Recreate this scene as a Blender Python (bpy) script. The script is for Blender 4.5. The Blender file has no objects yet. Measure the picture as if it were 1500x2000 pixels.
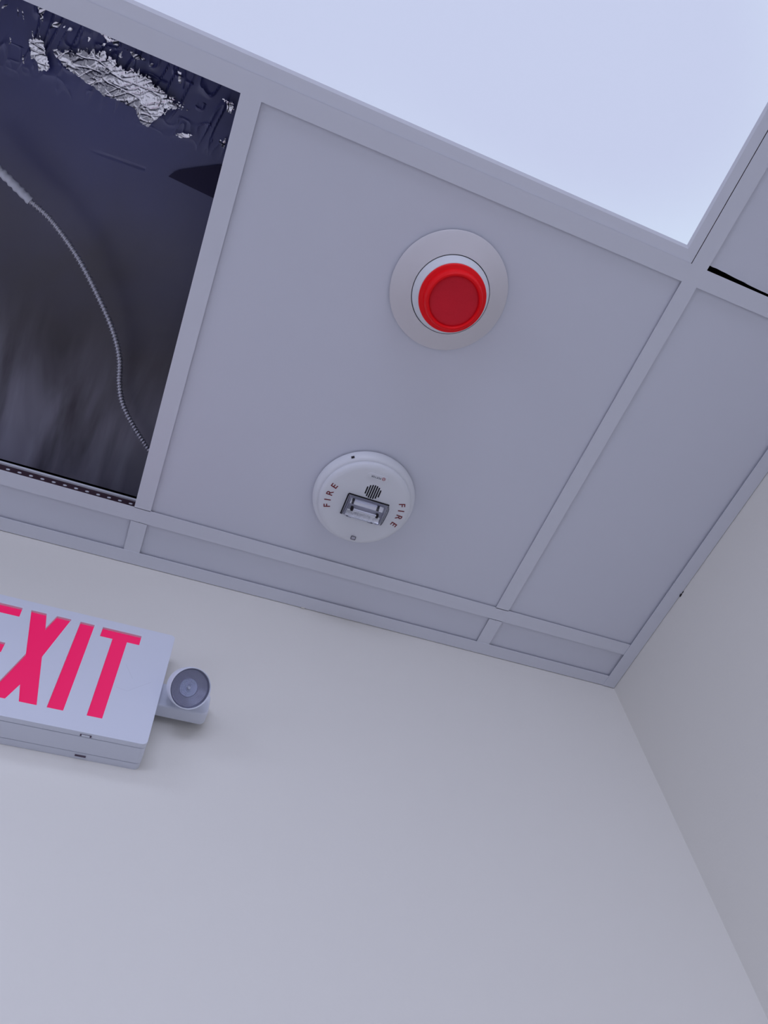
import bpy, bmesh, math, random
import numpy as np
from mathutils import Vector, Matrix
from mathutils.geometry import tessellate_polygon

# ------------------------------------------------------------------ camera
H = 2.75                                     # height of the ceiling grid; all z below are given relative to it
C = bpy.context.scene.collection
S = bpy.context.scene
cam_d = bpy.data.cameras.new('camera'); cam = bpy.data.objects.new('camera', cam_d); C.objects.link(cam)
rv = Vector((0.5224243889312914, -0.16647181557553312, 0.3452932714737688))
Rwc = Matrix.Rotation(rv.length, 3, rv.normalized())          # world -> camera (x right, y down, z forward)
M = Rwc.transposed() @ Matrix(((1, 0, 0), (0, -1, 0), (0, 0, -1)))
cam.matrix_world = Matrix.Translation((-0.8251561802908717, -0.7446489656644013, H - 0.982791697164665)) @ M.to_4x4()
cam_d.sensor_fit = 'HORIZONTAL'; cam_d.sensor_width = 36.0; cam_d.lens = 36.0 * 1445.792 / 1500.0
cam_d.clip_start = 0.01
S.camera = cam
# ------------------------------------------------------------------ world, exposure
w = bpy.data.worlds.new('world'); S.world = w; w.use_nodes = True
w.node_tree.nodes['Background'].inputs[0].default_value = (0.55, 0.6, 0.7, 1); w.node_tree.nodes['Background'].inputs[1].default_value = 0.05
S.view_settings.view_transform = 'Standard'; S.view_settings.look = 'None'
S.view_settings.exposure = 0.0; S.view_settings.gamma = 1.0; S.view_settings.use_curve_mapping = False
TINT = (0.68, 0.73, 1.0)
def fill_light(name, loc, rz, sx_, sy_, watts):        # daylight added out of view to brighten the walls; no window there
    l = bpy.data.lights.new(name, 'AREA'); l.shape = 'RECTANGLE'; l.size = sx_; l.size_y = sy_; l.energy = watts; l.color = TINT
    o_ = bpy.data.objects.new(name, l); C.objects.link(o_); o_.location = loc; o_.rotation_euler = (math.radians(90), 0, math.radians(rz))
fill_light('front_fill_light', (-1.9, -4.9, 2.2), 0, 2.6, 0.8, 50)
fill_light('left_fill_light', (-4.2, -2.0, 1.4), -90, 2.2, 1.4, 13)
FILL_LAMPS = {(3, 2): 10.0, (1, 5): 20.0}           # watts of fill lamps added under the unseen, made-up panels

# ------------------------------------------------------------------ materials
def mat(name, col, rough=0.6, metal=0.0, bump=0.0, bscale=200, var=0.0, vscale=3, spec=0.5, trans=0.0, emis=None, estr=0, coat=0, ior=1.5):
    m = bpy.data.materials.new(name); m.use_nodes = True; nt = m.node_tree; b = nt.nodes['Principled BSDF']
    b.inputs['Base Color'].default_value = (*col, 1); b.inputs['Roughness'].default_value = rough; b.inputs['Metallic'].default_value = metal
    b.inputs['Specular IOR Level'].default_value = spec; b.inputs['IOR'].default_value = ior
    b.inputs['Transmission Weight'].default_value = trans; b.inputs['Coat Weight'].default_value = coat
    tc = nt.nodes.new('ShaderNodeTexCoord')
    if emis: b.inputs['Emission Color'].default_value = (*emis, 1); b.inputs['Emission Strength'].default_value = estr
    if bump:
        n = nt.nodes.new('ShaderNodeTexNoise'); n.inputs['Scale'].default_value = bscale; n.inputs['Detail'].default_value = 4
        bp = nt.nodes.new('ShaderNodeBump'); bp.inputs['Strength'].default_value = bump; bp.inputs['Distance'].default_value = 0.001
        nt.links.new(tc.outputs['Object'], n.inputs['Vector']); nt.links.new(n.outputs['Fac'], bp.inputs['Height']); nt.links.new(bp.outputs['Normal'], b.inputs['Normal'])
    if var:
        n = nt.nodes.new('ShaderNodeTexNoise'); n.inputs['Scale'].default_value = vscale; n.inputs['Detail'].default_value = 5
        mx = nt.nodes.new('ShaderNodeMix'); mx.data_type = 'RGBA'
        mx.inputs['A'].default_value = (*[c * (1 - var) for c in col], 1); mx.inputs['B'].default_value = (*[min(1, c * (1 + var)) for c in col], 1)
        nt.links.new(tc.outputs['Object'], n.inputs['Vector']); nt.links.new(n.outputs['Fac'], mx.inputs['Factor']); nt.links.new(mx.outputs['Result'], b.inputs['Base Color'])
    return m

WALL = mat('wall_paint', (0.81, 0.785, 0.725), 0.75, bump=0.12, bscale=260, var=0.015, vscale=4, spec=0.25)
TILE = mat('vinyl_tile', (0.75, 0.76, 0.835), 0.55, bump=0.05, bscale=600, var=0.012, vscale=5, spec=0.3)
STEEL = mat('white_painted_steel', (0.775, 0.785, 0.85), 0.42, spec=0.45, var=0.01, vscale=9)
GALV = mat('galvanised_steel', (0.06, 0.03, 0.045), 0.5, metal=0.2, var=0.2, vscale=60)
CAPW = mat('rolled_steel_cap', (0.85, 0.86, 0.92), 0.4)
PLAST = mat('white_plastic', (0.81, 0.82, 0.85), 0.38, bump=0.03, bscale=900, spec=0.5)
PLASTB = mat('sign_plastic', (0.74, 0.765, 0.85), 0.45, bump=0.05, bscale=900, spec=0.45)
SKIRT = mat('warm_grey_metal', (0.74, 0.71, 0.725), 0.38, spec=0.5, bump=0.02, bscale=700)
RED = mat('red_plastic', (1.0, 0.004, 0.010), 0.4, spec=0.2)
REDF = mat('red_plastic_face', (0.78, 0.006, 0.026), 0.5, bump=0.4, bscale=350, spec=0.35, var=0.06, vscale=40)
DARK = mat('dark_recess', (0.012, 0.008, 0.012), 0.8)
INK = mat('red_ink', (0.20, 0.008, 0.018), 0.6)
INKG = mat('grey_ink', (0.05, 0.055, 0.09), 0.6)
INKR = mat('logo_red_ink', (0.45, 0.03, 0.05), 0.6)
GLASS = mat('clear_plastic', (0.95, 0.96, 1.0), 0.03, trans=1.0, ior=1.12)
CHROME = mat('reflector_metal', (0.78, 0.79, 0.84), 0.16, metal=1.0, bump=0.15, bscale=180)
BOWL = mat('lamp_reflector', (0.38, 0.38, 0.47), 0.42, metal=0.7)
BOWLC = mat('lamp_reflector_core', (0.85, 0.87, 0.97), 0.4, metal=0.6)
FLOORM = mat('pale_vinyl_floor', (0.22, 0.215, 0.21), 0.5, var=0.05, vscale=2)
DECK_AND_SHADE = mat('dark_deck_and_shade', (0.03, 0.028, 0.03), 0.9)
CABLE = mat('cable_armour', (0.55, 0.55, 0.62), 0.3, metal=0.6)
SLEEVE = mat('cable_sleeve', (0.66, 0.67, 0.76), 0.5)
REDLIT = mat('lit_red_diffuser', (0.25, 0.006, 0.05), 0.5, emis=(0.66, 0.006, 0.10), estr=0.82)

def panel_material():
    m = mat('lit_diffuser', (0.8, 0.85, 0.95), 0.5); nt = m.node_tree; b = nt.nodes['Principled BSDF']
    tc = nt.nodes.new('ShaderNodeTexCoord'); n = nt.nodes.new('ShaderNodeTexNoise'); n.inputs['Scale'].default_value = 1.7; n.inputs['Detail'].default_value = 0
    nt.links.new(tc.outputs['Object'], n.inputs['Vector'])
    mx = nt.nodes.new('ShaderNodeMix'); mx.data_type = 'RGBA'
    mx.inputs['A'].default_value = (0.47, 0.52, 0.70, 1); mx.inputs['B'].default_value = (0.62, 0.75, 0.87, 1)
    mr = nt.nodes.new('ShaderNodeMapRange'); mr.inputs['From Min'].default_value = 0.36; mr.inputs['From Max'].default_value = 0.62; mr.interpolation_type = 'SMOOTHSTEP'
    nt.links.new(n.outputs['Fac'], mr.inputs['Value']); nt.links.new(mr.outputs['Result'], mx.inputs['Factor']); nt.links.new(mx.outputs['Result'], b.inputs['Emission Color'])
    b.inputs['Base Color'].default_value = (0.25, 0.25, 0.27, 1)
    b.inputs['Emission Strength'].default_value = 1.0
    return m
PANEL = panel_material()

# ------------------------------------------------------------------ helpers
def origin(o):
    v = Vector((0, 0, 0))
    while o is not None: v = v + o.location; o = o.parent
    return v
def link(name, verts, faces, m, parent=None, smooth=False, sharp=None):
    """verts in room coordinates (z relative to the ceiling grid); one mesh object."""
    off = (origin(parent) if parent else Vector((0, 0, 0)))
    me = bpy.data.meshes.new(name)
    me.from_pydata([(v[0] - off.x, v[1] - off.y, v[2] + H - off.z) for v in verts], [], faces)
    me.materials.append(m); me.update()
    bm = bmesh.new(); bm.from_mesh(me); bmesh.ops.recalc_face_normals(bm, faces=bm.faces); bm.to_mesh(me); bm.free()
    if smooth:
        for p in me.polygons: p.use_smooth = True
        me.set_sharp_from_angle(angle=math.radians(sharp or 35))
    o = bpy.data.objects.new(name, me); C.objects.link(o)
    if parent: o.parent = parent
    return o
class MB:
    def __init__(s): s.v = []; s.f = []
    def add(s, v, f):
        n = len(s.v); s.v += [tuple(q) for q in v]; s.f += [tuple(i + n for i in q) for q in f]; return s
    def box(s, x0, x1, y0, y1, z0, z1):
        v = [(x, y, z) for z in (z0, z1) for y in (y0, y1) for x in (x0, x1)]
        return s.add(v, [(0, 1, 3, 2), (4, 6, 7, 5), (0, 4, 5, 1), (2, 3, 7, 6), (0, 2, 6, 4), (1, 5, 7, 3)])
    def prism(s, poly, z0, z1):                      # polygon in x, y
        n = len(poly); v = [(x, y, z0) for x, y in poly] + [(x, y, z1) for x, y in poly]
        return s.add(v, [tuple(range(n)), tuple(range(2 * n - 1, n - 1, -1))] + [(i, (i + 1) % n, n + (i + 1) % n, n + i) for i in range(n)])
    def lathe(s, prof, mtx, n=64, close=True):       # profile of (r, h), turned round the local z axis of mtx
        v = []; f = []; idx = []
        for r, h in prof:
            if r < 1e-6: idx.append([len(v)] * n); v.append(mtx @ Vector((0, 0, h)))
            else:
                idx.append(list(range(len(v), len(v) + n)))
                v += [mtx @ Vector((r * math.cos(2 * math.pi * k / n), r * math.sin(2 * math.pi * k / n), h)) for k in range(n)]
        for a, b in zip(idx, idx[1:]):
            for k in range(n):
                q = [a[k], a[(k + 1) % n], b[(k + 1) % n], b[k]]; q2 = []
                for i in q:
                    if i not in q2: q2.append(i)
                if len(q2) > 2: f.append(tuple(q2))
        return s.add(v, f)
    def build(s, name, m, parent=None, smooth=False, sharp=None): return link(name, s.v, s.f, m, parent, smooth, sharp)
def empty(name, loc, label=None, cat=None, group=None, kind=None):
    o = bpy.data.objects.new(name, None); C.objects.link(o); o.location = (loc[0], loc[1], loc[2] + H); o.empty_display_size = 0.05
    return tag(o, label, cat, group, kind)
def tag(o, label=None, cat=None, group=None, kind=None):
    for k, v in (('label', label), ('category', cat), ('group', group), ('kind', kind)):
        if v: o[k] = v
    return o
def down(x, y, z=0.0):                               # frame on the ceiling, local z pointing down into the room
    return Matrix.Translation((x, y, z)) @ Matrix.Rotation(math.pi, 4, 'Y')
def bevel(o, wdt, seg=2):
    md = o.modifiers.new('bevel', 'BEVEL'); md.width = wdt; md.segments = seg; md.limit_method = 'ANGLE'; md.angle_limit = math.radians(40)
    return o
def glyph(ch, cap):                                  # mesh of one character, centred, cap height = cap
    cu = bpy.data.curves.new('glyph', 'FONT'); cu.body = ch; cu.size = 1.0; cu.resolution_u = 3; cu.offset = 0.012
    cu.align_x = 'CENTER'
    ob = bpy.data.objects.new('glyph', cu); C.objects.link(ob); bpy.context.view_layer.update()
    me = bpy.data.meshes.new_from_object(ob.evaluated_get(bpy.context.evaluated_depsgraph_get()))
    v = [Vector(q.co) for q in me.vertices]; f = [tuple(p.vertices) for p in me.polygons]
    bpy.data.objects.remove(ob); bpy.data.meshes.remove(me); bpy.data.curves.remove(cu)
    h0 = min(q.y for q in v if True); h1 = max(q.y for q in v)
    k = cap / 0.69 if ch in 'O' else cap / (h1 - h0); xm = (min(q.x for q in v) + max(q.x for q in v)) / 2; ym = (h0 + h1) / 2
    return [Vector(((q.x - xm) * k, (q.y - ym) * k, 0)) for q in v], f
def basis(o, xa, ya):
    xa = Vector(xa).normalized(); ya = Vector(ya).normalized(); za = xa.cross(ya)
    m = Matrix((xa, ya, za)).transposed().to_4x4(); m.translation = Vector(o); return m

# ------------------------------------------------------------------ room shell
AW, BW = 0.0072, -0.0031                             # the two walls are slightly out of square with the grid
XL, YF = -4.3, -5.0
mb = MB(); mb.prism([(0.15, 0.15), (XL - 0.1, 0.15), (XL - 0.1, BW * XL), (0.0, 0.0), (0.15, 0.0)], -H, 0.03)
tag(mb.build('wall_back', WALL), kind='structure')
mb = MB(); mb.prism([(0.15, 0.15 * 0), (0.0, 0.0), (AW * YF, YF - 0.1), (0.15, YF - 0.1)], -H, 0.03)
tag(mb.build('wall_right', WALL), kind='structure')
mb = MB(); mb.box(XL - 0.1, XL, YF - 0.1, BW * XL, -H, 0.03); tag(mb.build('wall_left', WALL), kind='structure')
mb = MB(); mb.box(XL, AW * YF, YF - 0.1, YF, -H, 0.03); tag(mb.build('wall_front', WALL), kind='structure')
mb = MB(); mb.box(XL - 0.1, 0.15, YF - 0.1, 0.15, -H - 0.1, -H); tag(mb.build('floor', FLOORM), kind='structure')
mb = MB(); mb.box(XL - 0.1, 0.15, YF - 0.1, 0.15, 0.5, 0.6)
for b in ((XL - 0.1, 0.15, 0.016, 0.15), (0.0, 0.15, YF, 0.016), (XL - 0.1, XL, YF, 0.016), (XL, 0.0, YF - 0.1, YF)): mb.box(*b, 0.03, 0.5)  # dark skirts: shade on the wall above the grid put into the colour
tag(mb.build('ceiling_deck_and_shade_skirts', DECK_AND_SHADE), kind='structure')

# ------------------------------------------------------------------ suspended ceiling: grid and tiles
ceil = empty('ceiling', (0, 0, 0), kind='structure')
P = 0.6096; TW = 0.0245; FT = 0.0006
YB, YU = -0.08915, -0.6971
XR, XLE = -0.2868, -0.8944
rows = [YB - i * P for i in range(9) if YB - i * P > YF + 0.05]; rows[1] = YU
cols = [XR - i * P for i in range(7) if XR - i * P > XL + 0.05]; cols[1] = XLE
def tee(name, a, b, wdt=TW):                         # inverted T from a to b (x, y)
    a = Vector((*a, 0)); b = Vector((*b, 0)); d = (b - a).normalized(); n = Vector((-d.y, d.x, 0))
    mb = MB()
    for hw, z0, z1 in ((wdt / 2, 0, FT), (0.0006, FT, 0.0325), (0.0032, 0.0325, 0.0375)):
        mb.prism([tuple((p + n * k * hw).xy) for p, k in ((a, -1), (b, -1), (b, 1), (a, 1))], z0, z1)
    o = mb.build(name, STEEL, ceil)
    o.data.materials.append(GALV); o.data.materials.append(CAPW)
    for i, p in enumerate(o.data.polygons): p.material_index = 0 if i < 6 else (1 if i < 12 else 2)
    return o
# main runners go along x, cross tees along y between them
RUN = []
for i, y in enumerate(rows): RUN.append(tee('main_runner', (XL + 0.003, y), (-0.0215, y - (0.0012 if i == 0 else 0))))
ys = [-0.021] + rows + [YF + 0.003]
FIXT = {(1, 2), (3, 2), (1, 5)}      # (column cell, row cell) whose fixture takes two cells
def skewx(x, y): return x + (0.0045 * (y + 0.70) if x == XR and y > -0.71 else 0)
for i in range(len(ys) - 1):
    y1 = ys[i] - (TW / 2 if i else 0.0); y0 = ys[i + 1] + (TW / 2 if i < len(ys) - 2 else 0)
    for j, x in enumerate(cols):
        if (j, i) in FIXT: continue
        if i == 0: y1 = BW * x - 0.022
        tee('cross_tee', (skewx(x, y1), y1), (skewx(x, y0), y0), TW if j else 0.0242)
# wall angles: an L whose upright leg stands a millimetre off the wall
def angle_back(x0, x1, gap):
    mb = MB(); yo = lambda x: BW * x - gap
    yi = lambda x: BW * x - 0.0246
    mb.prism([(x0, yo(x0)), (x1, yo(x1)), (x1, yi(x1)), (x0, yi(x0))], -0.0004, 0.0003)
    mb.prism([(x0, yo(x0)), (x1, yo(x1)), (x1, yo(x1) - 0.0007), (x0, yo(x0) - 0.0007)], 0.0003, 0.024)
    return mb.build('wall_angle', STEEL, ceil)
angle_back(-1.9, -0.0195, 0.0012); angle_back(XL, -1.9005, 0.001)
mb = MB(); xo = lambda y: AW * y - 0.0008; xi = lambda y: AW * y - 0.0249
mb.prism([(xo(0), -0.0012), (xo(YF), YF), (xi(YF), YF), (xi(0), -0.0012)], -0.0013, -0.0006)
mb.prism([(xo(0), -0.0012), (xo(YF), YF), (xo(YF) - 0.0007, YF), (xo(0) - 0.0007, -0.0012)], -0.0006, 0.024)
mb.build('wall_angle', STEEL, ceil)
mb = MB(); mb.prism([(-0.6105, 0.0012), (-0.6040, 0.0012), (-0.6045, -0.0008), (-0.6098, -0.0010)], -0.0022, 0.0006)
mb.build('paint_blob', WALL, ceil)
mb = MB(); mb.prism([(-0.0026, -0.2265), (0.0004, -0.2262), (-0.0001, -0.2315), (-0.0030, -0.2330), (-0.0040, -0.2300)], -0.0032, -0.0012)
mb.prism([(-0.0018, -0.2335), (0.0, -0.2330), (-0.0008, -0.2385), (-0.0024, -0.2380)], -0.0026, -0.0012)
mb.build('paint_chip', DARK, ceil)
# tiles; each lies 3 mm above the face of the grid
bx = [0.0] + cols + [XL]; TZ = 0.0030; TT = 0.014
def tile(poly): 
    mb = MB(); mb.prism(poly, TZ, TZ + TT); return mb.build('ceiling_tile', TILE, ceil)
for i in range(len(ys) - 1):
    ya = ys[i] - (0.0012 if i else -0.015); yb = ys[i + 1] + 0.0012
    for j in range(len(bx) - 1):
        xa = bx[j] - (0.0012 if j else 0.004 - AW * yb * 0); xb = bx[j + 1] + 0.0012
        if (j, i) in FIXT or (j - 1, i) in FIXT: continue
        if (j, i) == (2, 1): continue                # the open cell
        if j == 0: pa, pb = (AW * ya - 0.003, ya), (AW * yb - 0.003, yb)
        else: pa, pb = (xa, ya), (xa, yb)
        if i == 0: ya = BW * xa - 0.004; pa = (pa[0], ya)
        poly = [pa, pb, (xb, yb), (xb, ya if i else BW * xb - 0.004)]
        if (j, i) == (0, 2):                         # cut short and crooked: a ragged dark gap shows along the runner
            pts = [(AW * -0.71 - 0.003, -0.7095)]
            rnd = random.Random(4); n = 34
            for k in range(1, n):
                t = k / n; x = -0.02 + t * (-0.2757 + 0.02)
                pts.append((x, -0.7075 - 0.0088 * t ** 1.2 + rnd.uniform(-0.0005, 0.0004)))
            pts += [(-0.2757, -0.7163), (-0.2762, -0.7210), (xb, -0.7215)]
            poly = pts + [(xb, yb), pb]
        tile(poly)
# slots in the web of the runner beside the open cell
mb = MB()
for k in range(22):
    x = -0.9150 - 0.0163 * k; r = 0.0034
    pts = [(x + 0.0029 * math.cos(t * math.pi / 4), 0.0232 + 0.0019 * math.sin(t * math.pi / 4)) for t in range(8)]
    mb.add([(a, -0.0915, b) for a, b in pts] + [(a, -0.0895, b) for a, b in pts], [tuple(range(8))] + [(t, (t + 1) % 8, 8 + (t + 1) % 8, 8 + t) for t in range(8)])
sl = mb.build('stamped_slots', CAPW, RUN[0]); sl['kind'] = 'stuff'

# ------------------------------------------------------------------ light fixtures
def fixture(j, i, label):
    xa, xb = cols[j - 1], (cols[j + 1] if j + 1 < len(cols) else XL)
    ya, yb = ys[i], ys[i + 1]
    x1, x0 = xa - 0.0131, xb + 0.0112; y1, y0 = ya - 0.0112, yb + 0.0112
    t = empty('ceiling_light', ((x0 + x1) / 2, (y0 + y1) / 2, 0), label, 'ceiling light')
    fx, fy = 0.0168, 0.0193              # lip that slopes up to the diffuser
    g = 0.0
    o = [(x0 + g, y0 + g), (x1 - g, y0 + g), (x1 - g, y1 - g), (x0 + g, y1 - g)]
    mdl = [(x0 + fx * .8, y0 + fy * .8), (x1 - fx * .8, y0 + fy * .8), (x1 - fx * .8, y1 - fy * .8), (x0 + fx * .8, y1 - fy * .8)]
    n = [(x0 + fx, y0 + fy), (x1 - fx, y0 + fy), (x1 - fx, y1 - fy), (x0 + fx, y1 - fy)]
    v = [(*q, 0.0008) for q in o] + [(*q, 0.0022) for q in mdl] + [(*q, 0.0045) for q in n] + [(*q, 0.05) for q in o]
    f = []
    for a, b in ((0, 4), (4, 8), (12, 0)): f += [(a + k, a + (k + 1) % 4, b + (k + 1) % 4, b + k) for k in range(4)]
    f.append((12, 13, 14, 15))
    link('frame', v, f, STEEL, t)
    mb = MB(); mb.box(n[0][0] - 0.003, n[1][0] + 0.003, n[0][1] - 0.003, n[2][1] + 0.003, 0.0046, 0.009)
    mb.build('diffuser', PANEL, t)
    if (j, i) in FILL_LAMPS:
        l = bpy.data.lights.new('fill_lamp', 'AREA'); l.shape = 'RECTANGLE'; l.size = 1.15; l.size_y = 0.54; l.energy = FILL_LAMPS[(j, i)]; l.color = TINT
        lo = bpy.data.objects.new('fill_lamp', l); C.objects.link(lo); lo.location = ((x0 + x1) / 2, (y0 + y1) / 2, H - 0.004)
    return t
fixture(1, 2, 'large lit white rectangular ceiling light panel beside the missing tile')
fixture(3, 2, 'added fill light panel beyond the far end of the large one, past the left edge')  # this panel and the next are unseen, added for fill light
fixture(1, 5, 'added fill light panel in the row behind the viewer')

# ------------------------------------------------------------------ round sensor with a red cap
sx, sy = -0.5893, -0.562
t = empty('smoke_detector', (sx, sy, 0), 'round white ceiling detector on a wide skirt with a bright red cap', 'detector')
D = down(sx, sy)
mb = MB(); prof = [(0.0, -0.001), (0.0783, -0.001), (0.0790, 0.0002), (0.0790, 0.0012), (0.0783, 0.0018)]
prof += [(0.0783 - (0.0783 - 0.0528) * k / 10, 0.0018 + 0.0142 * (k / 10) ** 0.92) for k in range(1, 11)] + [(0.0520, 0.0164), (0.0516, 0.0150), (0.0514, 0.004)]
mb.lathe(prof, D, 96); mb.build('skirt', SKIRT, t, True, 50)
mb = MB(); mb.lathe([(0.0507, 0.004), (0.0507, 0.0170), (0.0502, 0.0182), (0.0480, 0.0215), (0.0462, 0.0260), (0.0445, 0.0300), (0.0425, 0.0306), (0, 0.0306)], D, 96)
mb.build('housing', PLAST, t, True, 40)
mb = MB(); mb.lathe([(0.0432, 0.0300), (0.0440, 0.0308), (0.0440, 0.0340), (0.0430, 0.0352), (0.0408, 0.0358), (0.0398, 0.0368), (0.0388, 0.0372), (0.0374, 0.0440), (0.0362, 0.0490), (0.0352, 0.0500), (0.0338, 0.0500), (0.0328, 0.0492), (0.0322, 0.0462), (0.0318, 0.0458)], D, 96)
cp = mb.build('red_cap', RED, t, True, 50)
mb = MB(); mb.lathe([(0.0319, 0.0457), (0.0300, 0.0466), (0.0270, 0.0468), (0, 0.0470)], D, 96)
mb.build('cap_face', REDF, cp, True)

# ------------------------------------------------------------------ fire alarm
fx, fy = -0.5858, -0.2318
t = empty('fire_alarm', (fx, fy, 0), 'round white fire alarm with FIRE in dark red letters and a clear strobe', 'fire alarm')
D = down(fx, fy)
mb = MB(); mb.lathe([(0, -0.001), (0.0775, -0.001), (0.0782, 0.0002), (0.0782, 0.005), (0.0772, 0.009), (0.0755, 0.0120), (0.0732, 0.0150), (0.0710, 0.0162), (0, 0.0162)], D, 96)
base = mb.build('base', PLAST, t, True, 45)
mb = MB(); prof = [(0.0690, 0.0150), (0.0697, 0.0172), (0.0697, 0.0205), (0.0688, 0.0226), (0.0660, 0.0243), (0.0630, 0.0252), (0.0605, 0.0254), (0.0, 0.0254)]
mb.lathe(prof, Matrix.Translation((0, 0, 0)) @ D, 96); cover = mb.build('cover', PLAST, t, True, 45)
FZ = -0.0257
bpos = Vector((-0.6273, -0.2956, 0)) - Vector((fx, fy, 0)); ang = math.atan2(bpos.y, bpos.x)
mb = MB()
pm = Matrix.Translation((fx, fy, 0)) @ Matrix.Rotation(ang, 4, 'Z')
v = [pm @ Vector((a, b, c)) for a, b, c in ((0.0752, -0.0024, -0.0132), (0.0752, 0.0024, -0.0132), (0.0772, 0.0024, -0.0100), (0.0772, -0.0024, -0.0100), (0.073, -0.0024, -0.010), (0.073, 0.0024, -0.010))]
mb.add(v, [(0, 1, 2, 3), (0, 1, 5, 4), (0, 3, 4), (1, 2, 5)]); mb.build('release_slot', DARK, base)
def word(chars, cap, places, name, m, parent):
    mb = MB()
    for ch, (pos, up) in zip(chars, places):
        u = Vector((up[0], up[1], 0)).normalized(); r = u.cross(Vector((0, 0, -1)))   # read from below
        v, f = glyph(ch, cap); mt = basis(pos, r, u); mb.add([mt @ q for q in v], f)
    return mb.build(name, m, parent)
R_ = 0.0565
def arc(degs): return [((fx + R_ * math.cos(math.radians(a)), fy + R_ * math.sin(math.radians(a)), FZ), (math.cos(math.radians(a)), math.sin(math.radians(a)))) for a in degs]
word('FIRE', 0.0098, arc([161.5, 171.5, 184, 197.5]), 'lettering', INK, cover)
word('FIRE', 0.0098, arc([-19, -9, 3.0, 17.5]), 'lettering', INK, cover)
# maker's plate, upside down as seen
def rounded(cx, cy, hw, hh, r, n=6):
    pts = []
    for qx, qy, a0 in ((hw - r, hh - r, 0), (-hw + r, hh - r, 90), (-hw + r, -hh + r, 180), (hw - r, -hh + r, 270)):
        for k in range(n + 1):
            a = math.radians(a0 + 90 * k / n); pts.append((cx + qx + r * math.cos(a), cy + qy + r * math.sin(a)))
    return pts
mb = MB(); mb.prism(rounded(-0.5838, -0.2830, 0.0160, 0.0044, 0.0042), -0.0262, -0.0240); plate = bevel(mb.build('name_plate', PLAST, cover), 0.0003)
cap = 0.0029
word('POTTER', cap, [((-0.5800 - 0.00262 * k, -0.2828 , -0.0264), (0, 1)) for k in range(6)], 'lettering', INKG, plate)
mb = MB(); E_ = Matrix.Translation((-0.5750, -0.2834, -0.0264))
n = 28
v = [(-0.5750 + r * math.cos(2 * math.pi * k / n), -0.2834 + r * math.sin(2 * math.pi * k / n), -0.0264) for r in (0.0026, 0.0019) for k in range(n)]
mb.add(v, [(k, (k + 1) % n, n + (k + 1) % n, n + k) for k in range(n)])
mb.add([(-0.5750 + a, -0.2834 + b, -0.0264) for a, b in ((0.0013, 0.0), (0.0008, 0.0006), (0.0002, -0.0004), (-0.0012, 0.0010), (-0.0015, 0.0005), (0.0002, -0.0013))], [(0, 1, 2, 5), (2, 3, 4, 5)])
mb.build('emblem', INKR, plate)
# sounder grille: seven slots inside a circle
gx, gy, gr = -0.5822, -0.2578, 0.0123
gm = MB()
for k in range(-3, 4):
    x = gx + k * 0.00345; h = math.sqrt(max(gr ** 2 - (k * 0.00345) ** 2, 0)) * 0.97; wv = 0.00108
    pts = []
    for s_ in (1, -1):
        for q in range(7):
            a = math.radians((0 if s_ > 0 else 180) + 30 * q); pts.append((x + wv * math.cos(a), gy + s_ * (h - wv) + wv * math.sin(a)))
    gm.prism(pts, -0.0257, -0.0245)
gm.build('sounder_slots', DARK, cover)
# strobe: clear cover with one steep and one curved side, reflector and flash tube inside
X0, X1, Y0, Y1 = -0.6145, -0.5515, -0.2435, -0.2075
pr = [(Y0, -0.0250), (Y0 + 0.001, -0.0350), (Y0 + 0.004, -0.0375)]
for k in range(1, 10):
    a = math.radians(90 * k / 9); pr.append((Y0 + 0.004 + (Y1 - Y0 - 0.004) * math.sin(a), -0.0250 - 0.0125 * math.cos(a)))
def extr(pr, x0, x1):
    n = len(pr); v = [(x0, a, b) for a, b in pr] + [(x1, a, b) for a, b in pr]
    return v, [tuple(range(n)), tuple(range(2 * n - 1, n - 1, -1))] + [(i, (i + 1) % n, n + (i + 1) % n, n + i) for i in range(n)]
mb = MB(); mb.add(*extr(pr, X0, X1)); 
lens = mb.build('strobe_lens', GLASS, cover, True, 30)
mb = MB(); mb.box(X0 + 0.0015, X1 - 0.0015, Y0 + 0.0015, Y1 - 0.0015, -0.0262, -0.0252)
mb.build('strobe_tray', mat('tray_grey', (0.50, 0.50, 0.58), 0.4), lens)
cyc, czc = -0.2250, -0.0315                          # trough reflector, open downwards
tr = [(cyc + 0.0162 * math.sin(math.radians(a)), czc + 0.0056 * math.cos(math.radians(a))) for a in range(-84, 85, 12)]
v = [(x, a, b) for x in (X0 + 0.0045, X1 - 0.0040) for a, b in tr]; n = len(tr); mb = MB()
mb.add(v, [(k, k + 1, n + k + 1, n + k) for k in range(n - 1)]); mb.build('reflector', CHROME, lens, True, 10)
ENDM = mat('end_grey', (0.30, 0.30, 0.38), 0.3, metal=0.3)
for x in (X0 + 0.0045, X1 - 0.0040):
    mb = MB(); mb.add([(x, a, b) for a, b in tr], [tuple(range(n))]); mb.build('reflector_end', ENDM, lens)
TUBEM = mat('flash_tube_white', (0.86, 0.87, 0.93), 0.12, coat=0.5)
mb = MB(); mb.lathe([(0, 0), (0.0017, 0), (0.0017, 0.041), (0, 0.041)], basis((X0 + 0.0105, cyc + 0.001, -0.0315), (0, 1, 0), (0, 0, 1)), 16)
mb.build('flash_tube', TUBEM, lens, True, 40)
for x in (X0 + 0.0085, X1 - 0.0145):
    mb = MB(); mb.box(x + 0.001, x + 0.0045, cyc - 0.0016, cyc + 0.0036, -0.0340, -0.0268); mb.build('tube_holder', DARK, lens)
EDGEM = mat('lens_edge_dark', (0.05, 0.045, 0.07), 0.3)
def offs(pr, d):                                     # profile grown by d
    cy_ = (Y0 + Y1) / 2; return [(a + d * (1 if a > cy_ else -1) * (1 if i else 1), b - d) for i, (a, b) in enumerate(pr)]
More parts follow.
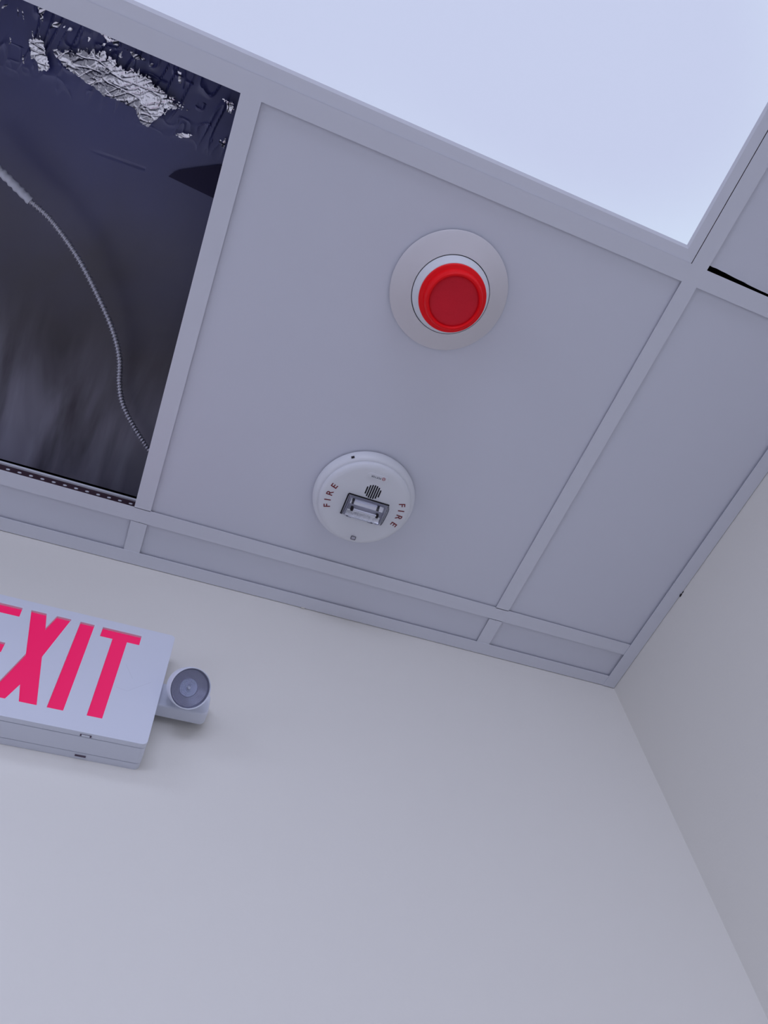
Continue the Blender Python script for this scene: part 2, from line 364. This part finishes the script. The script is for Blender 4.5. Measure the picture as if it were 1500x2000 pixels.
for x in (X0, X1):                                   # thin dark rim at each end of the clear cover
    po, pi = offs(pr, 0.0003), offs(pr, -0.0005); n = len(pr); mb = MB()
    v = [(x - 0.0004, *q) for q in po] + [(x - 0.0004, *q) for q in pi] + [(x + 0.0004, *q) for q in po] + [(x + 0.0004, *q) for q in pi]
    f = []
    for k in range(n - 1): f += [(k, k + 1, n + k + 1, n + k), (2 * n + k, 3 * n + k, 3 * n + k + 1, 2 * n + k + 1), (k, 2 * n + k, 2 * n + k + 1, k + 1), (n + k, n + k + 1, 3 * n + k + 1, 3 * n + k)]
    mb.add(v, f); mb.build('cover_rim', EDGEM, lens)
mb = MB()                                            # dark joint line round the lens foot
o = 0.0007
for a in ((X0 - o, X1 + o, Y0 - 0.0016, Y0 + 0.0004), (X0 - 0.0018, X0, Y0, Y1), (X1, X1 + o, Y0, Y1)): mb.box(a[0], a[1], a[2], a[3], -0.0262, -0.0240)
mb.build('lens_joint', DARK, cover)
CLIPM = mat('clip_grey', (0.38, 0.38, 0.45), 0.4)
for x in (-0.6015, -0.5675):
    mb = MB(); mb.prism(rounded(x, Y1 + 0.0012, 0.0040, 0.0012, 0.0004, 2), -0.0259, -0.0245); mb.build('lens_clip', CLIPM, cover)
mb = MB(); mb.prism(rounded(-0.5822, -0.1722, 0.0040, 0.0030, 0.0013), -0.0275, -0.0225)
sc = bevel(mb.build('test_button', mat('button_grey', (0.16, 0.15, 0.18), 0.35, metal=0.3), cover), 0.0005)
mb = MB(); mb.prism(rounded(-0.5824, -0.1732, 0.0027, 0.0020, 0.0008), -0.0279, -0.0272); mb.build('button_top', mat('button_top_grey', (0.5, 0.5, 0.56), 0.3), sc)

# ------------------------------------------------------------------ exit sign
SX0, SX1, SZ0, SZ1 = -1.081, -0.7975, -0.379, -0.190
yw = lambda x: BW * x
t = empty('exit_sign', ((SX0 + SX1) / 2, 0.003, SZ0), 'white wall mounted exit sign with EXIT in glowing red block letters', 'exit sign')
def rbox(name, y0, y1, inset, m, parent, r=0.006):
    poly = rounded((SX0 + SX1) / 2, (SZ0 + SZ1) / 2, (SX1 - SX0) / 2 - inset, (SZ1 - SZ0) / 2 - inset, r, 5)
    n = len(poly); v = [(a, y0, b) for a, b in poly] + [(a, y1, b) for a, b in poly]
    f = [tuple(range(n)), tuple(range(2 * n - 1, n - 1, -1))] + [(i, (i + 1) % n, n + (i + 1) % n, n + i) for i in range(n)]
    return link(name, v, f, m, parent, True, 30)
back = bevel(rbox('back_plate', 0.0030, -0.0078, 0.0006, PLASTB, t), 0.0006)
rbox('seam', -0.0078, -0.0088, 0.0022, DARK, back)
body = bevel(rbox('housing', -0.0088, -0.0346, 0.0002, PLASTB, t), 0.0006)
rbox('seam', -0.0346, -0.0356, 0.0022, DARK, body)
# face plate with the letters cut through it
poly = rounded((SX0 + SX1) / 2, (SZ0 + SZ1) / 2, (SX1 - SX0) / 2, (SZ1 - SZ0) / 2, 0.006, 5)
Tt, Tb = -0.2055, -0.3547; q = 0.0175
LET = [
 [(-0.8900, Tt), (-0.8400, Tt), (-0.8395, Tt - q), (-0.8553, Tt - q), (-0.8538, Tb), (-0.8712, Tb), (-0.8738, Tt - q), (-0.8897, Tt - q)],
 [(-0.9186, Tt), (-0.9008, Tt), (-0.8972, Tb), (-0.9152, Tb)],
 [(-0.9800, Tt), (-0.9612, Tt), (-0.9544, Tt - 0.0262), (-0.9483, Tt), (-0.9303, Tt), (-0.9434, -0.2805), (-0.9260, Tb), (-0.9452, Tb), (-0.9521, -0.3301), (-0.9600, Tb), (-0.9795, Tb), (-0.9618, -0.2812)],
 [(-1.0390, Tt), (-0.9907, Tt), (-0.9890, Tt - 0.0167), (-1.0195, Tt - 0.0167), (-1.0185, -0.2716), (-0.9952, -0.2716), (-0.9942, -0.2880), (-1.0178, -0.2880), (-1.0165, Tb + 0.0172), (-0.9865, Tb + 0.0172), (-0.9860, Tb), (-1.0350, Tb)]]
LET[3] = [(-1.0390, Tt), (-0.9907, Tt), (-0.9893, Tt - 0.0167), (-1.0205, Tt - 0.0167), (-1.0200, -0.2714), (-0.9887, -0.2714), (-0.9881, -0.2879), (-1.0195, -0.2879), (-1.0185, Tb + 0.0172), (-0.9865, Tb + 0.0172), (-0.9860, Tb), (-1.0350, Tb)]
loops = [poly] + LET
flat = [p for l in loops for p in l]
tris = tessellate_polygon([[Vector((a, b, 0)) for a, b in l] for l in loops])
YFc, YBc = -0.0430, -0.0356
N = len(flat); v = [(a, YFc, b) for a, b in flat] + [(a, YBc, b) for a, b in flat]
f = [tuple(tr_) for tr_ in tris] + [tuple(i + N for i in tr_[::-1]) for tr_ in tris]
k0 = 0
for l in loops:
    n = len(l)
    f += [(k0 + i, k0 + (i + 1) % n, N + k0 + (i + 1) % n, N + k0 + i) for i in range(n)]; k0 += n
face = link('face_plate', v, f, PLASTB, t)
bevel(face, 0.0005, 1)
cxs = (SX0 + SX1) / 2
mb = MB(); mb.box(SX0 + 0.02, -0.825, -0.0395, -0.0385, -0.366, -0.196); mb.build('red_diffuser', REDLIT, t)
def strip(mb, a, b, wdt, y):
    a = Vector(a); b = Vector(b); d = (b - a).normalized(); n = Vector((-d.y, d.x)) * wdt / 2
    mb.add([(p.x, y, p.y) for p in (a - n, b - n, b + n, a + n)], [(0, 1, 2, 3)])
mb = MB()
for a, b in (((-0.8478, -0.2620), (-0.8349, -0.2835)), ((-0.8120, -0.2830), (-0.8365, -0.3055)), ((-0.8365, -0.3055), (-0.8500, -0.3030))): strip(mb, a, b, 0.0005, YFc - 0.00012)
mb.build('knockout_outline', mat('score_line', (0.66, 0.68, 0.76), 0.5), face)
SLOTM = mat('slot_dark', (0.10, 0.07, 0.11), 0.7)
for b in ((-0.8710, -0.8585, -0.0398, -0.0366, -0.3794, -0.3785), (-0.8710, -0.8588, -0.0045, -0.0022, -0.3792, -0.3775)):
    mb = MB(); mb.box(*b); mb.build('latch_slot', SLOTM, t)
mb = MB(); mb.box(-0.8692, -0.8603, -0.0395, -0.0367, -0.3797, -0.3788); mb.build('latch_tab', PLASTB, t)

# side lamp
ay = -0.028
mb = MB()
pz = rounded(-0.7720, -0.2830, 0.0380, 0.0190, 0.008, 5); n = len(pz)
v = [(a, -0.008, b) for a, b in pz] + [(a, ay, b) for a, b in pz]
mb.add(v, [tuple(range(n)), tuple(range(2 * n - 1, n - 1, -1))] + [(i, (i + 1) % n, n + (i + 1) % n, n + i) for i in range(n)])
arm = bevel(mb.build('lamp_arm', PLASTB, t, True, 30), 0.002, 3)
mb = MB(); mb.box(-0.790, -0.760, -0.009, 0.003, -0.290, -0.272); mb.build('arm_mount', PLASTB, arm)
nrm = Vector((0.20, -0.66, -0.72)).normalized(); lc = Vector((-0.7655, -0.0705, -0.3060))
xa = Vector((1, 0, 0)) - nrm * nrm.x; xa.normalize(); ya = nrm.cross(xa)
HM = Matrix((xa, ya, nrm)).transposed().to_4x4(); HM.translation = lc
mb = MB(); mb.lathe([(0, -0.036), (0.0120, -0.036), (0.0200, -0.033), (0.0236, -0.026), (0.0248, -0.016), (0.0253, -0.006), (0.0253, -0.0005), (0.0249, 0.0004), (0.0243, 0.0004), (0.0239, -0.0010), (0.0237, -0.004)], HM, 72)
head = mb.build('lamp_head', PLASTB, t, True, 40)
mb = MB(); prof = [(0.0237, -0.0020), (0.0222, -0.0045)]
for i in range(9):
    r = 0.0218 - i * 0.00115; prof += [(r, -0.0052 - i * 0.0006), (r - 0.0005, -0.0052 - i * 0.0006)]
prof.append((0.0108, -0.0112)); mb.lathe(prof, HM, 64); mb.build('reflector', BOWL, head, True, 30)
mb = MB(); prof = [(0.0112, -0.0108)]
for i in range(7):
    r = 0.0106 - i * 0.00135; prof += [(r, -0.0096 - i * 0.0002), (r - 0.0009, -0.0112 - i * 0.0002)]
prof.append((0, -0.0125)); mb.lathe(prof, HM, 64); mb.build('reflector_core', BOWLC, head, True, 30)
mb = MB(); mb.lathe([(0, -0.0060), (0.0016, -0.0066), (0.0024, -0.0085), (0.0024, -0.0150)], HM, 24); mb.build('bulb', mat('bulb_glass', (0.6, 0.62, 0.7), 0.1, coat=1), head, True)
mb = MB(); mb.lathe([(0, -0.0006), (0.0150, -0.0010), (0.0238, -0.0022), (0.0238, -0.0030), (0, -0.0022)], HM, 72); mb.build('lens', GLASS, head, True, 60)
mb = MB(); mb.lathe([(0, -0.045), (0.0085, -0.045), (0.0100, -0.043), (0.0100, -0.030), (0, -0.030)], HM, 32); mb.build('swivel', PLASTB, head, True, 30)

# ------------------------------------------------------------------ above the open cell: dark sheet, added glints, armoured cable
rng = np.random.RandomState(7)
def vnoise(x, y, seed):
    r = np.random.RandomState(seed); g = r.rand(128, 128)
    xi = np.floor(x).astype(int); yi = np.floor(y).astype(int); fx_ = x - xi; fy_ = y - yi
    fx_ = fx_ * fx_ * (3 - 2 * fx_); fy_ = fy_ * fy_ * (3 - 2 * fy_)
    a = g[xi % 128, yi % 128]; b = g[(xi + 1) % 128, yi % 128]; c = g[xi % 128, (yi + 1) % 128]; d = g[(xi + 1) % 128, (yi + 1) % 128]
    return (a * (1 - fx_) + b * fx_) * (1 - fy_) + (c * (1 - fx_) + d * fx_) * fy_
def facets(x, y, n, seed, box):                      # crumpled height: creased planes meeting at sharp folds
    r = np.random.RandomState(seed); h = np.zeros_like(x); x0, x1, y0, y1 = box
    px = r.uniform(x0, x1, n); py = r.uniform(y0, y1, n); a = r.uniform(0, 2 * math.pi, n); s = r.uniform(0.15, 0.6, n)
    d1 = np.full(x.shape, 9.0); d2 = np.full(x.shape, 9.0); idx = np.zeros(x.shape, int)
    for i in range(n):
        d = np.hypot((x - px[i]) * 1.0, (y - py[i]) * 0.6); m = d < d1
        d2 = np.where(m, d1, np.minimum(d2, d)); idx = np.where(m, i, idx); d1 = np.where(m, d, d1)
    h = (np.cos(a[idx]) * (x - px[idx]) + np.sin(a[idx]) * (y - py[idx])) * s[idx]
    return h, d2 - d1
def sheet_z(x, y):
    base = 0.165 + 0.008 * np.sin(x * 5.2 + 0.6) * np.sin(y * 4.1 + 1.0) + 0.004 * vnoise(x * 9 + 40, y * 9 + 40, 3)
    # shallow folds that run across the film
    base += 0.0010 * np.maximum(0, 1 - np.abs(y - (-0.5360) - (-0.0379) * (x - (-1.0957))) / 0.003) * np.clip((x - (-1.0957)) / 0.05, 0, 1) * (x < -1.0165)
    q = np.clip((y + 0.42) / 0.38, 0, 1.1)
    return base - 0.085 * q ** 2
def in_poly(x, y, poly):
    ins_ = np.zeros(x.shape, bool); n = len(poly); dist = np.full(x.shape, 9.0)
    for i in range(n):
        ax, ay_ = poly[i]; bx_, by_ = poly[(i + 1) % n]
        c = ((ay_ > y) != (by_ > y)) & (x < (bx_ - ax) * (y - ay_) / (by_ - ay_ + 1e-12) + ax); ins_ ^= c
        tt = np.clip(((x - ax) * (bx_ - ax) + (y - ay_) * (by_ - ay_)) / ((bx_ - ax) ** 2 + (by_ - ay_) ** 2), 0, 1)
        dist = np.minimum(dist, np.hypot(x - ax - tt * (bx_ - ax), y - ay_ - tt * (by_ - ay_)))
    return ins_, dist
def grid_mesh(name, x0, x1, y0, y1, st_, zf, m, parent=None, keep=None):
    nx = int((x1 - x0) / st_) + 1; ny = int((y1 - y0) / st_) + 1
    X, Y = np.meshgrid(np.linspace(x0, x1, nx), np.linspace(y0, y1, ny)); Z = zf(X, Y)
    I = np.arange(nx * ny).reshape(ny, nx)
    F = np.stack([I[:-1, :-1], I[:-1, 1:], I[1:, 1:], I[1:, :-1]], -1).reshape(-1, 4)
    if keep is not None:
        K = keep(X, Y).ravel(); F = F[K[F].all(1)]
        used = np.unique(F); mp = np.full(nx * ny, -1); mp[used] = np.arange(len(used)); F = mp[F]
        V = np.stack([X.ravel(), Y.ravel(), Z.ravel()], 1)[used]
    else: V = np.stack([X.ravel(), Y.ravel(), Z.ravel()], 1)
    off = origin(parent) if parent else Vector((0, 0, 0)); V = V + np.array([-off.x, -off.y, H - off.z])
    me = bpy.data.meshes.new(name); me.from_pydata(V.tolist(), [], F.tolist()); me.materials.append(m); me.update()
    o_ = bpy.data.objects.new(name, me); C.objects.link(o_)
    if parent: o_.parent = parent
    return o_
def film_material():
    m = mat('dark_film', (0.012, 0.012, 0.02), 0.36, spec=0.5, ior=1.8); nt = m.node_tree; b = nt.nodes['Principled BSDF']
    tc = nt.nodes.new('ShaderNodeTexCoord')
    n = nt.nodes.new('ShaderNodeTexNoise'); n.inputs['Scale'].default_value = 3.5; n.inputs['Detail'].default_value = 3; n.inputs['Distortion'].default_value = 0.6
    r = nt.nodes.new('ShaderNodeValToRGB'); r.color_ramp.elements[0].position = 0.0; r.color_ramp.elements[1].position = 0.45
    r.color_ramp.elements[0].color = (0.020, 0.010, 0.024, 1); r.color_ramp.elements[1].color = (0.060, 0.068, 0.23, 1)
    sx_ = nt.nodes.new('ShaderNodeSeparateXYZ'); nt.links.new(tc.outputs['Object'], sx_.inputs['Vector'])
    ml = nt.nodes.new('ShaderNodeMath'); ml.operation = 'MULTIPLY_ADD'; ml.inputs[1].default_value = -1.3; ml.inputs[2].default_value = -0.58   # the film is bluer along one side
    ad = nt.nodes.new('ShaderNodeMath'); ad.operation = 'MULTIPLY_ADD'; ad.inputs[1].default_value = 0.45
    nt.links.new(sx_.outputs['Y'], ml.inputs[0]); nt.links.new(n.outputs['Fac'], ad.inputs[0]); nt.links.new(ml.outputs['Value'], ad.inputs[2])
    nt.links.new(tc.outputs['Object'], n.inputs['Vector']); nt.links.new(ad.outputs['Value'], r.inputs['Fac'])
    # pale streaks next to the wall: its reflected glow painted into the film colour
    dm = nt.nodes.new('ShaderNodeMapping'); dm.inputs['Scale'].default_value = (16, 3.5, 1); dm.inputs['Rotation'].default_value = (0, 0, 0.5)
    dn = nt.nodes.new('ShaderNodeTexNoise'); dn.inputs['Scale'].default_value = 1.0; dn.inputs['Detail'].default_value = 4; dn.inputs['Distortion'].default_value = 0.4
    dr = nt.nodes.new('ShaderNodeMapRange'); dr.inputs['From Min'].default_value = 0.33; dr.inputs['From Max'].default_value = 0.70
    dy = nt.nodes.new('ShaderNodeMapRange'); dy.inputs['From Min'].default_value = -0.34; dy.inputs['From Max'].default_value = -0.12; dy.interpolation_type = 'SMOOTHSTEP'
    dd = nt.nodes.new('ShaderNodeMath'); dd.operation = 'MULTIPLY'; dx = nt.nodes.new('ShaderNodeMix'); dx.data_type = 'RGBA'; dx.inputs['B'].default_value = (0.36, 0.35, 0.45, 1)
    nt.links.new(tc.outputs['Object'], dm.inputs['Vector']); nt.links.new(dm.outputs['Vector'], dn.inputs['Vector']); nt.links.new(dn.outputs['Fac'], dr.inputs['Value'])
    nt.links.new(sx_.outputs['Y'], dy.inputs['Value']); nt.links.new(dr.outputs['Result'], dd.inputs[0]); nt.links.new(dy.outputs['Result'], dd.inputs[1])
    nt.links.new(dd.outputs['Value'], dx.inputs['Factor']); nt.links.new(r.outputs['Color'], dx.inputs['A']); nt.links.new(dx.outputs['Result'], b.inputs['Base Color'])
    bp = nt.nodes.new('ShaderNodeBump'); bp.inputs['Strength'].default_value = 0.5; bp.inputs['Distance'].default_value = 0.001
    mp = nt.nodes.new('ShaderNodeMapping'); mp.inputs['Scale'].default_value = (30, 6, 1); mp.inputs['Rotation'].default_value = (0, 0, 0.35)
    n2 = nt.nodes.new('ShaderNodeTexNoise'); n2.inputs['Scale'].default_value = 1.0; n2.inputs['Detail'].default_value = 3
    nt.links.new(tc.outputs['Object'], mp.inputs['Vector']); nt.links.new(mp.outputs['Vector'], n2.inputs['Vector'])
    nt.links.new(n2.outputs['Fac'], bp.inputs['Height']); nt.links.new(bp.outputs['Normal'], b.inputs['Normal'])
    return m
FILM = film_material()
GLINT = mat('glint_silver', (0.86, 0.85, 0.90), 0.24, metal=1.0)  # bright crumpled metal added in place of highlights reflected by the film
def film_z(x, y):
    z = sheet_z(x, y)
    # crinkled belt along the side next to the light
    wgt = np.clip((-0.585 - y) / 0.05, 0, 1) * np.clip((y + 0.80) / 0.05, 0, 1)
    def ridge(u, v, sd): return np.maximum(0, 1 - np.abs(2 * vnoise(u, v, sd) - 1) * 3.0) ** 2
    h = ridge(x * 90 + y * 24 + 400, y * 22 + 200, 41) * 0.0022 + ridge(x * 60 + 300, y * 70 + 300, 42) * 0.0016 * (vnoise(x * 25 + 90, y * 25 + 90, 43) > 0.5)
    return z - wgt * h
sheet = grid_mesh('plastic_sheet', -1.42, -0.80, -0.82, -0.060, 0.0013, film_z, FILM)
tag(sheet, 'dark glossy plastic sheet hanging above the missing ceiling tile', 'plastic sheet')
pp = [(-0.9851, -0.5415), (-0.9790, -0.5500), (-0.9727, -0.5553), (-0.9253, -0.5804), (-0.9080, -0.5860), (-0.9060, -0.5300), (-0.9193, -0.5360)]
mb = MB(); mb.add([(a, b, float(sheet_z(np.array(a), np.array(b))) - 0.0032) for a, b in pp] + [(a, b, float(sheet_z(np.array(a), np.array(b))) - 0.0024) for a, b in pp],
       [tuple(range(7)), tuple(range(13, 6, -1))] + [(i, (i + 1) % 7, 7 + (i + 1) % 7, 7 + i) for i in range(7)])
mb.build('black_tape', mat('black_tape', (0.020, 0.016, 0.060), 0.5, spec=0.3), sheet)
MAIN = [(-1.1555, -0.6364), (-1.1377, -0.6236), (-1.1209, -0.6186), (-1.0972, -0.613), (-1.0831, -0.6078), (-1.0656, -0.6096), (-1.0451, -0.6073), (-1.0272, -0.5962), (-1.0224, -0.5902), (-1.0177, -0.5998), (-1.0022, -0.622), (-0.9759, -0.6323), (-0.9925, -0.6386), (-1.0138, -0.643), (-1.0287, -0.6497), (-1.0491, -0.6522), (-1.0688, -0.6524), (-1.0857, -0.656), (-1.1049, -0.6557), (-1.1318, -0.6457)]
LEFT = [(-1.1835, -0.6354), (-1.178, -0.6186), (-1.1637, -0.6061), (-1.1521, -0.6137), (-1.1572, -0.6268), (-1.1656, -0.6413), (-1.1751, -0.6422)]
TOP = [(-1.1787, -0.6764), (-1.1666, -0.6767), (-1.1702, -0.6598), (-1.1749, -0.6666)]
RT = [(-0.9385, -0.6615), (-0.9267, -0.6642), (-0.9216, -0.6533), (-0.9214, -0.6449), (-0.9313, -0.6476)]
RT2 = [(-0.933, -0.6094), (-0.9219, -0.6157), (-0.9205, -0.6027)]
EXTRA = [[(-0.9861, -0.5969), (-0.9759, -0.6042), (-0.9661, -0.604), (-0.9703, -0.5984), (-0.982, -0.5945)], [(-1.0459, -0.6115), (-1.0379, -0.6146), (-1.0233, -0.6003), (-1.024, -0.5909), (-1.0316, -0.5945), (-1.0397, -0.6011)], [(-1.1059, -0.6788), (-1.0897, -0.677), (-1.0729, -0.673), (-1.0745, -0.6682), (-1.0948, -0.6703)], [(-1.0691, -0.6703), (-1.0583, -0.6716), (-1.0423, -0.667), (-1.0513, -0.6629)], [(-1.0046, -0.6726), (-0.999, -0.6717), (-0.9923, -0.6576), (-0.997, -0.6577)], [(-1.2023, -0.6385), (-1.1994, -0.6396), (-1.2045, -0.6213), (-1.2073, -0.619)]]   # smaller glints round the main one
def glint_z(x, y):
    wx = x + 0.004 * vnoise(x * 60 + 100, y * 60 + 100, 51); wy = y + 0.004 * vnoise(x * 60 + 500, y * 60 + 300, 52)
    h, e = facets(wx, wy, 300, 11, (-1.25, -0.90, -0.72, -0.56))
    def crease(u, v, sd): return np.maximum(0, 1 - np.abs(2 * vnoise(u, v, sd) - 1) * 5.0)
    c = crease(wx * 90 + wy * 120 + 600, wy * 60 + 200, 53) * 0.0009 + crease(wx * 170 + 400, wy * 50 + 100, 54) * 0.0006 + crease(wx * 40 + 100, wy * 110 + 100, 55) * 0.0009 + crease(wx * 330 + wy * 90 + 900, wy * 170 + 500, 56) * 0.0004
    roll = 0.004 * np.sin((wx * 0.45 - wy) * 95)
    return sheet_z(x, y) - 0.0085 + h * 0.12 + c + roll * 0.4
def glint_keep(X_, Y_):
    k = np.zeros(X_.shape, bool)
    streak = vnoise(X_ * 420 + Y_ * 60 + 700, Y_ * 60 + 300, 21); fine = vnoise(X_ * 300 + 900, Y_ * 200 + 800, 22)
    fin2 = vnoise(X_ * 700 + 1900, Y_ * 520 + 1800, 24)
    mid = -0.640 + (X_ + 1.155) * 0.17
    for pl, up, lo in ((MAIN, 0.022, 0.004), (LEFT, 0.022, 0.010), (TOP, 0.008, 0.008), (RT, 0.010, 0.010), (RT2, 0.012, 0.012), *[(e_, 0.007, 0.007) for e_ in EXTRA]):
        ins_, d = in_poly(X_, Y_, pl); sd = np.where(ins_, d, -d); soft = np.where(Y_ < mid, up, lo)
        k |= sd > (streak * 0.35 + fine * 0.35 + fin2 * 0.3 - 0.42) * soft
    # small glints along the edge of the opening, and thin streaks at the far side
    band = np.clip(1 - np.abs(Y_ + 0.663) / 0.020, 0, 1) * (X_ < -0.93)
    k |= vnoise(X_ * 330 + Y_ * 160 + 800, Y_ * 120 + 500, 31) * (0.55 + 0.6 * vnoise(X_ * 50 + 100, Y_ * 50 + 70, 32)) * band > 0.63
    far = (X_ < -1.165) & (Y_ > -0.665) & (Y_ < -0.60)
    k |= far & (vnoise(X_ * 330 - Y_ * 110 + 800, Y_ * 36 + 500, 33) > 0.84)
    return k
glints = grid_mesh('glint_patches', -1.30, -0.915, -0.70, -0.580, 0.0006, glint_z, GLINT, None, glint_keep)
tag(glints, 'crumpled silver foil added for bright reflections on the dark plastic sheet above the missing tile', 'glints', kind='stuff')
for p_ in glints.data.polygons: p_.use_smooth = True

PATH = [(-1.2300, -0.5110, 0.085), (-1.1792, -0.4810, 0.100), (-1.1415, -0.4600, 0.100), (-1.1096, -0.4434, 0.100), (-1.0702, -0.4084, 0.100), (-1.0350, -0.3656, 0.100), (-1.0050, -0.3215, 0.100), (-0.9878, -0.2826, 0.100), (-0.9800, -0.2427, 0.100), (-0.9685, -0.2116, 0.100), (-0.9447, -0.1791, 0.100), (-0.9140, -0.1476, 0.098), (-0.8800, -0.120, 0.085), (-0.83, -0.11, 0.070)]
def spline(pts, per):
    out = []
    for i in range(1, len(pts) - 2):
        p0, p1, p2, p3 = [Vector(q) for q in pts[i - 1:i + 3]]
        for k in range(per):
            s = k / per; out.append(0.5 * ((2 * p1) + (-p0 + p2) * s + (2 * p0 - 5 * p1 + 4 * p2 - p3) * s * s + (-p0 + 3 * p1 - 3 * p2 + p3) * s ** 3))
    return out
first = [(-1.32, -0.560, 0.075)] + PATH + [(-0.78, -0.105, 0.06)]
raw = spline(first, 40)
L_ = [0.0]
for a, b in zip(raw, raw[1:]): L_.append(L_[-1] + (b - a).length)
def at(s):
    import bisect
    i = min(max(bisect.bisect(L_, s) - 1, 0), len(raw) - 2); u = (s - L_[i]) / max(L_[i + 1] - L_[i], 1e-9); return raw[i].lerp(raw[i + 1], u)
def tube(s0, s1, rf, step, n=14):
    k = int((s1 - s0) / step); v = []; f = []
    for i in range(k + 1):
        s = s0 + (s1 - s0) * i / k; p = at(s); d = (at(min(s + 0.002, L_[-1])) - at(max(s - 0.002, 0))).normalized()
        a = d.cross(Vector((0, 0, 1))).normalized(); b = d.cross(a)
        for j in range(n):
            th = 2 * math.pi * j / n; r = rf(s, th); v.append(p + a * (r * math.cos(th)) + b * (r * math.sin(th)))
    for i in range(k):
        for j in range(n): f.append((i * n + j, i * n + (j + 1) % n, (i + 1) * n + (j + 1) % n, (i + 1) * n + j))
    return v, f
cb = empty('armoured_cable', (-1.05, -0.38, 0.1), 'thin silver armoured cable curving across the opening of the missing tile', 'cable')
pitch = 0.0049
sj = min(range(len(raw)), key=lambda i: (raw[i] - Vector((-1.1415, -0.4600, 0.100))).length); SJ = L_[sj]
v, f = tube(SJ, L_[-1], lambda s, th: 0.0030 + 0.0018 * max(0, math.cos(2 * math.pi * s / pitch - th)) ** 0.7, pitch / 7)
link('armour', v, f, CABLE, cb, True, 80)
v, f = tube(0, SJ + 0.004, lambda s, th: 0.0056 + 0.0006 * math.sin(2 * math.pi * s / 0.009 - th) + 0.0003 * math.sin(s * 900), 0.0015)
link('sleeve', v, f, SLEEVE, cb, True, 80)
